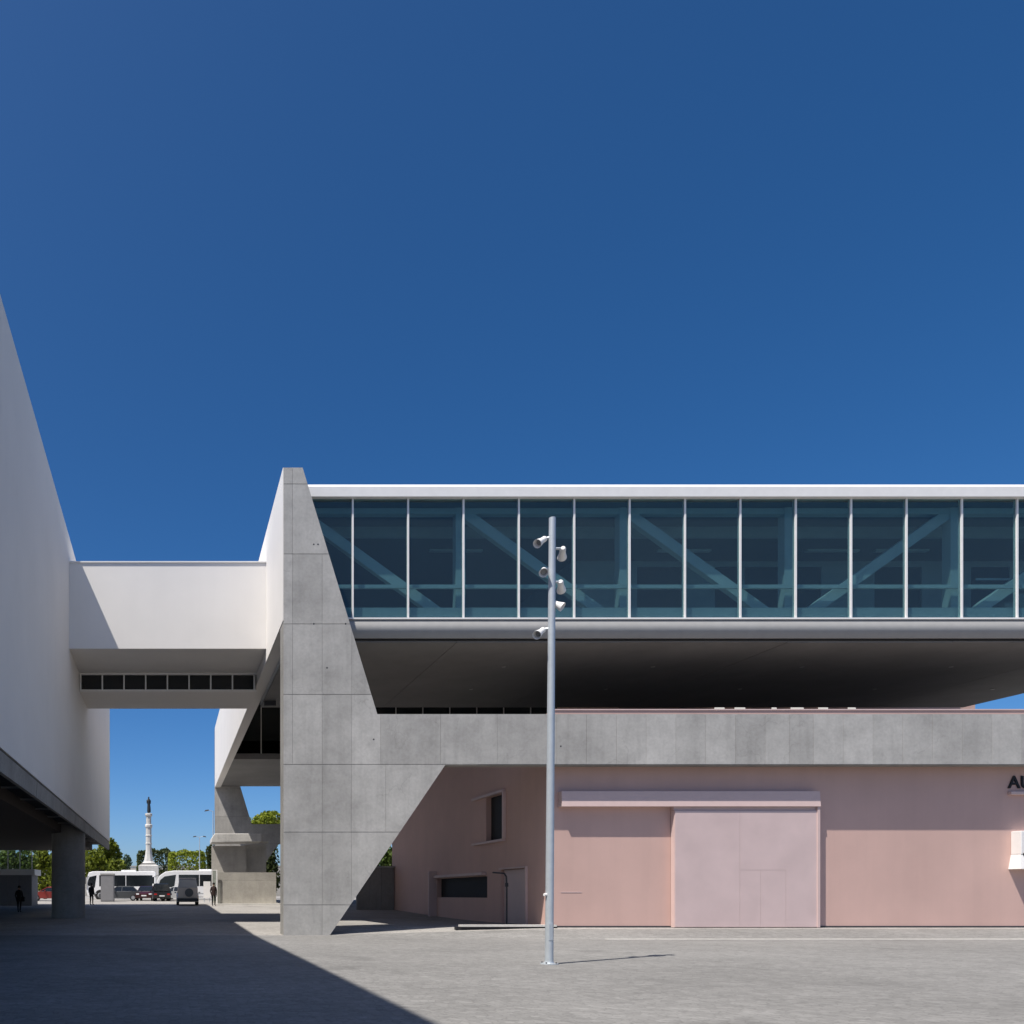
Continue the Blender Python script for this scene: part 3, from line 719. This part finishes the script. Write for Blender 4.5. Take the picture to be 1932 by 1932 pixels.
# ------------------------------------------------------------------ vehicles
def wheel(parent, x, y, z, r, wdt, axis='y'):
    d = Vector((0, 1, 0)) if axis == 'y' else Vector((1, 0, 0)); c = Vector((x, y, z))
    t = MB().tube(c-d*wdt/2, c+d*wdt/2, r, seg=20).build('wheel', 'tyre', parent)
    MB().tube(c-d*(wdt/2+.01), c+d*(wdt/2+.01), r*.62, seg=16).build('rim', 'rim', t)
def loft(sections):                                # list of closed rings (same count)
    n = len(sections[0]); vs = [p for s in sections for p in s]
    fs = [(k*n+i, k*n+(i+1) % n, (k+1)*n+(i+1) % n, (k+1)*n+i) for k in range(len(sections)-1) for i in range(n)]
    fs += [tuple(range(n-1, -1, -1)), tuple(range((len(sections)-1)*n, len(sections)*n))]
    return MB().add(vs, fs)
def coach(label, x0, y, L, H, slope, group):
    z0 = base_z(y); W = 2.45
    t = thing('coach', label, 'coach', (x0+L/2, y, z0), group)
    def P(pts): return [(x0+a, z0+b) for a, b in pts]
    body = P([(.15, .35), (L, .35), (L, H-.12), (L-.12, H), (slope*1.15+.3, H), (slope*.75, H-.12), (slope*.32, H-.55), (.08, H*.52), (0, .9)])
    MB().prism_xz(body, y, y+W).build('body', 'bus_white', t, bevel=.06)
    zw0, zw1 = z0+H*.47, z0+H*.86
    # windscreen side glass
    MB().prism_xz(P([(slope*.22+.06, H*.50), (slope+.55, H*.42), (slope+.75, H*.86), (slope*.62+.12, H*.80), (slope*.35+.05, H*.68)]), y-.012, y+.05).build('front_side_window', 'car_glass', t)
    a = x0+slope+1.0; n = max(2, int((x0+L-.3-a)/2.0)); wd = (x0+L-.3-a)/n
    for k in range(n): box('window', 'car_glass', t, a+k*wd+.04, a+(k+1)*wd-.04, y-.012, y+.05, zw0, zw1)
    box('side_stripe', 'car_silver', t, x0+slope+.3, x0+L-.1, y-.014, y+.02, z0+.62, z0+.72)
    for wxp in (x0+1.5, x0+L-2.2):
        MB().tube((wxp, y-.01, z0+.48), (wxp, y+.3, z0+.48), .58, seg=20).build('wheel_arch', 'tyre', t)
        wheel(t, wxp, y+.10, z0+.46, .46, .26)
        wheel(t, wxp, y+W-.12, z0+.46, .46, .26)
    box('headlight', 'lamp_clear', t, x0+.12, x0+.5, y-.02, y+.1, z0+.75, z0+.95)
    mr = MB().box(x0-.25, x0-.05, y-.22, y-.05, z0+H*.55, z0+H*.78).build('mirror', 'car_black', t, bevel=.03)
    MB().tube((x0-.12, y-.1, z0+H*.78), (x0+.35, y+.05, z0+H*.84), .025, seg=6).build('mirror_arm', 'car_black', mr)
    box('roof_unit', 'bus_white', t, x0+L*.5, x0+L*.5+1.6, y+.5, y+W-.5, z0+H+.002, z0+H+.16, bevel=.04)
    return t
coach('white coach with upright square front parked left of the monument', XX(163, 92), 92, 7.5, 3.05, .35, 'white coaches beyond the shade')
coach('white coach with swept curved front parked right of the monument', XX(292, 90), 90, 9.5, 3.1, 1.5, 'white coaches beyond the shade')
def car(label, cx, cy, yaw, paint, Lc=4.2, W=1.74, H=1.46, box_tail=False):
    """lofted car: built facing -x locally, then turned"""
    z0 = base_z(cy); t = thing('car', label, 'car', (cx, cy, z0), 'vehicles parked beyond the shade')
    c, s = math.cos(yaw), math.sin(yaw)
    def Wd(x, y, z): return (cx+c*x-s*y, cy+s*x+c*y, z0+z)
    h = Lc/2
    side = [(-h, .40), (-h+.05, .25), (h-.05, .25), (h, .42), (h-.02, .85), (h-.25, .96), (-h+1.15, .95), (-h+.25, .80), (-h+.02, .68)]
    def shell(prof, wmap):
        secs = []
        for f, sc in wmap:
            secs.append([Wd(x*sc, f*W/2, .25+(z-.25)*(1 if abs(f) < .9 else .97)) for x, z in prof])
        return loft(secs)
    shell(side, [(-1, .96), (-.93, 1), (.93, 1), (1, .96)]).build('body', paint, t, smooth=True)
    tail = h-.28 if not box_tail else h-.08
    cab = [(-h+1.10, .94), (tail, .95), (tail-(.45 if not box_tail else .12), H-.06), (tail-(.75 if not box_tail else .3), H), (-h+2.0, H), (-h+1.78, H-.05)]
    def cabs(prof, inset0, inset1):
        def ring(f):
            return [Wd(x, f*(W/2-inset0-(inset1-inset0)*(z-.94)/(H-.94)), z) for x, z in prof]
        return loft([ring(-1), ring(1)])
    cabs(cab, .07, .26).build('cabin', 'car_glass', t, smooth=False)
    roof = [(-h+1.72, H-.09), (tail-(.5 if not box_tail else .15), H-.09), (tail-(.75 if not box_tail else .3), H+.012), (-h+2.0, H+.012)]
    cabs(roof, .065, .25).build('roof', paint, t)
    for px_ in ((-h+1.1, .95, -h+1.85, H-.04), (h-1.9, .95, h-1.85, H-.04), (tail, .95, tail-.5 if not box_tail else tail-.14, H-.04)):
        for f in (-1, 1):
            a = Wd(px_[0], f*(W/2-.068), px_[1]); b = Wd(px_[2], f*(W/2-.24), px_[3])
            MB().bar(a, b, .07, .05).build('pillar', paint, t)
    for fx in (-h+.78, h-.78):
        for f in (-1, 1):
            p = Wd(fx, f*(W/2-.10), 0); d = Vector(Wd(0, 1, 0))-Vector(Wd(0, 0, 0)); cc = Vector((p[0], p[1], z0+.31))
            wh = MB().tube(cc-d*.1, cc+d*.105, .31, seg=18).build('wheel', 'tyre', t)
            MB().tube(cc-d*.108, cc+d*.112, .19, seg=14).build('rim', 'rim', wh)
    for f in (-1, 1):
        for (xa, mt, nm) in ((-h+.02, 'lamp_clear', 'headlight'), (h-.02, 'lamp_red', 'tail_light')):
            a = Wd(xa, f*W*.36-.14, .66); b = Wd(xa, f*W*.36+.14, .66)
            MB().bar(a, b, .13, .06, up=(c, s, 0)).build(nm, mt, t)
        MB().bar(Wd(-h+1.6, f*(W/2+.02), .98), Wd(-h+1.6, f*(W/2+.17), 1.0), .12, .1, up=(0, 0, 1)).build('mirror', paint, t)
    for xa, nm in ((-h-.01, 'front_plate'), (h+.012, 'rear_plate')):
        MB().bar(Wd(xa, -.25, .5), Wd(xa, .25, .5), .11, .02, up=(c, s, 0)).build(nm, 'bus_white', t)
    return t
car('dark grey car parked side on before the left coach', XX(226, 85), 85, .05, 'car_grey')
car('very dark red car facing the camera between the dark grey and black cars', XX(277, 86), 86, math.pi/2*.93, 'car_red')
car('black boxy car with red tail lights beside the dark red car', XX(303, 84), 84, math.pi/2*1.05+math.pi, 'car_black', H=1.7, box_tail=True)
car('silver car parked before the curved coach front', XX(332, 86), 86, -.35, 'car_silver', Lc=3.8)
car('boxy taupe grey off-road vehicle seen from behind at the shade edge', XX(354, 66.5), 68.0, -math.pi/2+math.pi, 'car_taupe', Lc=4.0, W=1.72, H=2.0, box_tail=True)
ov = [o for o in bpy.data.objects if o.get('label', '').startswith('boxy taupe')][0]
vx, vy, vz = ov.location; vy -= 2.0
MB().box(vx-.78, vx+.78, vy-.06, vy+.1, vz+.55, vz+1.36).build('tailgate', 'car_taupe', ov, bevel=.03)
MB().prism_xz([(vx-.76, vz+1.362), (vx+.76, vz+1.362), (vx+.66, vz+2.0), (vx-.66, vz+2.0)], vy-.03, vy+.6).build('canvas_cover', 'car_silver', ov, bevel=.03)
MB().box(vx-.84, vx+.84, vy-.14, vy+.1, vz+.30, vz+.54).build('bumper', 'car_black', ov, bevel=.03)
MB().tube((vx+.1, vy-.22, vz+.98), (vx+.1, vy-.06, vz+.98), .33, seg=20).build('spare_wheel', 'car_grey', ov)
MB().box(vx-.66, vx+.66, vy+.25, vy+2.2, vz+2.03, vz+2.14).build('roof_rack', 'car_taupe', ov, bevel=.02)
car('red car seen under the museum block beside the kiosk', XX(95, 84), 84, .1, 'car_bright', H=1.4)

# ------------------------------------------------------------------ street furniture and kiosk
kz = base_z(67)
ki = thing('glass_kiosk', 'pale kiosk with a tall glazed upper half under the museum block', 'kiosk', (-12, 67, kz))
kx0, kx1 = XX(-8, 66), XX(60, 66)
for i in range(3):
    a = kx0+(kx1-kx0)*i/3; b = kx0+(kx1-kx0)*(i+1)/3
    box('base_panel', 'grey_panel', ki, a+.01, b-.01, 66, 69, kz-.1, ZZ(1651, 66))
    box('pane', 'glass_clear', ki, a+.03, b-.03, 66.04, 66.07, ZZ(1640, 66)+.003, ZZ(1597, 66))
    box('post', 'white_metal', ki, b-.03, b+.03, 66.02, 66.10, ZZ(1640, 66)+.002, ZZ(1597, 66))
box('counter', 'white_metal', ki, kx0, kx1+.25, 65.8, 69, ZZ(1651, 66)+.003, ZZ(1640, 66))
MB().prism_xz([(kx0, ZZ(1597, 66)), (kx1+.05, ZZ(1597, 66)), (kx1+.05, ZZ(1588, 66)), (kx1-.25, ZZ(1582, 66)), (kx0, ZZ(1581, 66))], 65.95, 69).build('roof', 'grey_panel', ki)
gx0, gx1 = XX(190, 80), XX(215, 80); z8 = base_z(80)
gt = thing('grey_cabinet', 'plain grey upright cabinet before the left coach', 'cabinet', ((gx0+gx1)/2, 80, z8))
box('body', 'grey_panel', gt, gx0, gx1, 80, 80.8, z8-.05, ZZ(1651, 80)); box('cap', 'fascia_grey', gt, gx0-.05, gx1+.05, 79.95, 80.85, ZZ(1651, 80)+.002, ZZ(1648, 80))
box('door', 'grey_panel', gt, gx0+.05, gx1-.05, 79.975, 79.998, z8+.1, ZZ(1653, 80))
sp = thing('white_sign_panel', 'tall white panel sign on two posts near the low concrete walls', 'sign', (XX(390, 78), 78, base_z(78)))
box('board', 'white_metal', sp, XX(384, 78), XX(397, 78), 78, 78.08, ZZ(1694, 78), ZZ(1663, 78))
for px in (385.5, 395.5): MB().tube((XX(px, 78), 78.1, base_z(78)-.1), (XX(px, 78), 78.1, ZZ(1668, 78)), .03, seg=8).build('post', 'galv', sp)
sp2 = thing('glazed_notice_frame', 'narrow pale framed glass notice stand behind the right standing person', 'notice stand', (XX(406, 67.5), 67.5, base_z(67.5)))
zl, zh = base_z(67.5), ZZ(1641, 67.5)
xl, xh = XX(400, 67.5), XX(410, 67.5)
box('post', 'white_metal', sp2, xl, xl+.04, 67.5, 67.56, zl-.05, zh); box('post', 'white_metal', sp2, xh-.09, xh, 67.5, 67.56, zl-.05, zh)
box('header', 'white_metal', sp2, xl+.041, xh-.091, 67.5, 67.56, zh-.07, zh-.002); box('pane', 'glass_clear', sp2, xl+.042, xh-.092, 67.52, 67.535, zl+.3, zh-.072)
# lamp posts
def lamp2(label, px, py, d, arms, group):
    x, z = XX(px, d), ZZ(py, d); b = base_z(d); t = thing('street_lamp', label, 'street lamp', (x, d, b), group)
    MB().tube((x, d, b-.1), (x, d, z), .09, .05, 10).build('post', 'galv', t)
    for s in arms:
        MB().tube((x, d, z-.05), (x+s*.7, d, z+.10), .03, seg=6).build('arm', 'galv', t)
        MB().add([(x+s*.5, d-.14, z+.02), (x+s*1.0, d-.14, z-.06), (x+s*1.0, d+.14, z-.06), (x+s*.5, d+.14, z+.02), (x+s*.5, d-.1, z+.16), (x+s*.9, d-.1, z+.10), (x+s*.9, d+.1, z+.10), (x+s*.5, d+.1, z+.16)],
                 [(0,3,2,1),(4,5,6,7),(0,1,5,4),(1,2,6,5),(2,3,7,6),(3,0,4,7)]).build('lamp_head', 'dark_metal', t)
lamp2('thin twin headed street lamp right of the monument', 376.5, 1579, 125, (-1, 1), 'street lamps beyond the coaches')
lamp2('single dark lamp head jutting past the white side wall', 402, 1530, 97, (-1,), 'street lamps beyond the coaches')

# low concrete walls and canopy near the far frame
cb = thing('concrete_kiosk', 'low sunlit concrete walls with a thin canopy before the far concrete frame', 'kiosk', (6, 68, .8))
yk = 67.8; px2 = lambda p: XX(p, yk)
box('front_wall', 'concrete_warm', cb, px2(411), px2(521), yk, yk+.4, .5, ZZ(1661, yk)); box('front_wall_coping', 'concrete_warm', cb, px2(411), px2(521), yk-.004, yk+.4, ZZ(1661, yk)+.012, ZZ(1646, yk))
box('plinth', 'stone', cb, px2(402), px2(530), yk-.6, yk+.5, .3, base_z(yk)+.13)
y2 = 75.0; q2 = lambda p: XX(p, y2)
box('rear_wall', 'concrete_warm', cb, q2(399.5), q2(465), y2, y2+.4, .6, ZZ(1596, y2)); box('rear_wall', 'concrete', cb, q2(465)+.01, q2(505), y2+1.2, y2+1.6, .6, ZZ(1594, y2+1.4))
box('return_wall', 'stone', cb, q2(463)+.003, q2(466), y2+.402, y2+1.198, .6, ZZ(1600, y2))
MB().prism_xz([(q2(398), ZZ(1591, y2)), (q2(492), ZZ(1589, y2)), (q2(492), ZZ(1574, y2)), (q2(404), ZZ(1574, y2)), (q2(398), ZZ(1583, y2))], y2-.9, y2+2).build('canopy', 'stone', cb, bevel=.05)
box('canopy_end', 'concrete', cb, q2(492)+.01, q2(507), y2-.85, y2+2, ZZ(1589, y2), ZZ(1574, y2)-.02)

# ------------------------------------------------------------------ people
def person(label, x, y, facing, H, cloth, pose='stand', bag=False):
    z0 = gz(x, y) if y > 33 else 0.0
    root = thing('person', label, 'person', (x, y, z0))
    V = []; E = []; Rr = []
    def add(p, r, par=None):
        V.append(p); Rr.append(r)
        if par is not None: E.append((par, len(V)-1))
        return len(V)-1
    k = H/1.75
    pel = add((0, 0, .95), .135); wa = add((0, .01, 1.10), .125, pel); ch = add((0, .0, 1.32), .155, wa); nk = add((0, -.01, 1.50), .06, ch)
    hd0 = add((0, -.03, 1.58), .085, nk); hd = add((0, -.03, 1.68), .088, hd0)
    for s in (-1, 1):
        st_ = .10 if pose == 'walk' else .015
        hip = add((s*.10, 0, .88), .10, pel); kn = add((s*.11, st_*s*.5-.03, .50), .068, hip); an = add((s*.11, st_*s*1.4, .09), .045, kn)
        add((s*.12, st_*s*1.4-.16, .04), .04, an)
        sh = add((s*.19, 0, 1.42), .068, ch); el = add((s*.25, .03 if pose != 'phone' else -.02, 1.13), .05, sh)
        wr = add((s*.22, -.10 if pose != 'phone' else -.26, .90 if pose != 'phone' else 1.18), .034, el)
        pm_ = add((s*.215, -.13 if pose != 'phone' else -.31, .83 if pose != 'phone' else 1.24), .036, wr)
        dz = (-.075 if pose != 'phone' else .05)
        for j, off in enumerate((-.032, -.011, .011, .032)):
            f1 = add((s*.215, (-.13 if pose != 'phone' else -.32)+off, V[pm_][2]+dz), .0095, pm_)
            add((s*.205, V[f1][1]-.012, V[f1][2]+dz*.55), .008, f1)
        th = add((s*.19, V[pm_][1]-.05, V[pm_][2]-.01), .0105, pm_); add((s*.185, V[th][1]-.02, V[th][2]+dz*.5), .009, th)
    c, sn = math.cos(facing), math.sin(facing)
    W = [(x+k*(c*a-sn*b), y+k*(sn*a+c*b), z0+k*d) for a, b, d in V]
    b = skin_mesh('body', W, E, [r*k for r in Rr], 0, 1)
    b.data.materials.append(M[cloth]); b.data.materials.append(M['skin']); b.data.materials.append(M['cloth_black'])
    for p in b.data.polygons:
        h = (p.center.z-z0)/k
        p.material_index = 1 if h > 1.53 else (2 if h < .92 and Vector((p.center.x-x, p.center.y-y)).length < .17*k+.1 and abs((p.center.x-x)*c+(p.center.y-y)*sn) < .19*k else 0)
    setp(b, root)
    hm = MB(); n = 10
    hx, hy, hz = x+k*(-sn*-.015), y+k*(c*-.015), z0+k*1.70
    prof = [(.098, -.05), (.104, 0), (.095, .06), (.06, .10), (.015, .115)]
    hm.lathe([(r*k, hz+q*k) for r, q in prof], hx, hy, 14)
    ho = hm.build('hair', 'hair', root, smooth=True)
    for s in (-1, 1):                                    # eyes, nose hints
        a, bb, d = s*.032, -.112, 1.655
        e_ = (x+k*(c*a-sn*bb), y+k*(sn*a+c*bb), z0+k*d); MB().tube(e_, (e_[0], e_[1], e_[2]+.012*k), .010*k, seg=6).build('eye', 'hair', root)
    # jacket hem
    jm = MB(); jm.lathe([(.205*k, z0+.84*k), (.19*k, z0+.98*k), (.165*k, z0+1.12*k), (.185*k, z0+1.30*k), (.15*k, z0+1.43*k), (.07*k, z0+1.50*k)], x, y, 16)
    jo = jm.build('jacket', cloth, root, smooth=True)
    if bag:
        a, bb = .30, .02; bx_, by_ = x+k*(c*a-sn*bb), y+k*(sn*a+c*bb)
        bg_ = thing('shoulder_bag', 'dark bag at the hip of the person left of the round column', 'bag', (bx_, by_, z0+.7))
        MB().box(bx_-.08, bx_+.08, by_-.16, by_+.16, z0+.70, z0+1.0).build('pouch', 'cloth_black', bg_, bevel=.03)
        MB().bar((bx_, by_, z0+1.0), (x, y, z0+1.46*k), .04, .015).build('strap', 'cloth_black', bg_)
    return root
person('person in dark clothes walking in shade under the museum block', XX(36, 54), 54, .5, 1.66, 'cloth_black', 'walk', True)
person('person in black standing at the shade edge right of the round column', XX(172.5, 67.6), 67.6, 2.6, 1.72, 'cloth_black', 'stand')
person('person in a dark brown jacket standing beside the low concrete walls', XX(403, 65.6), 65.6, .3, 1.76, 'cloth_brown', 'stand')
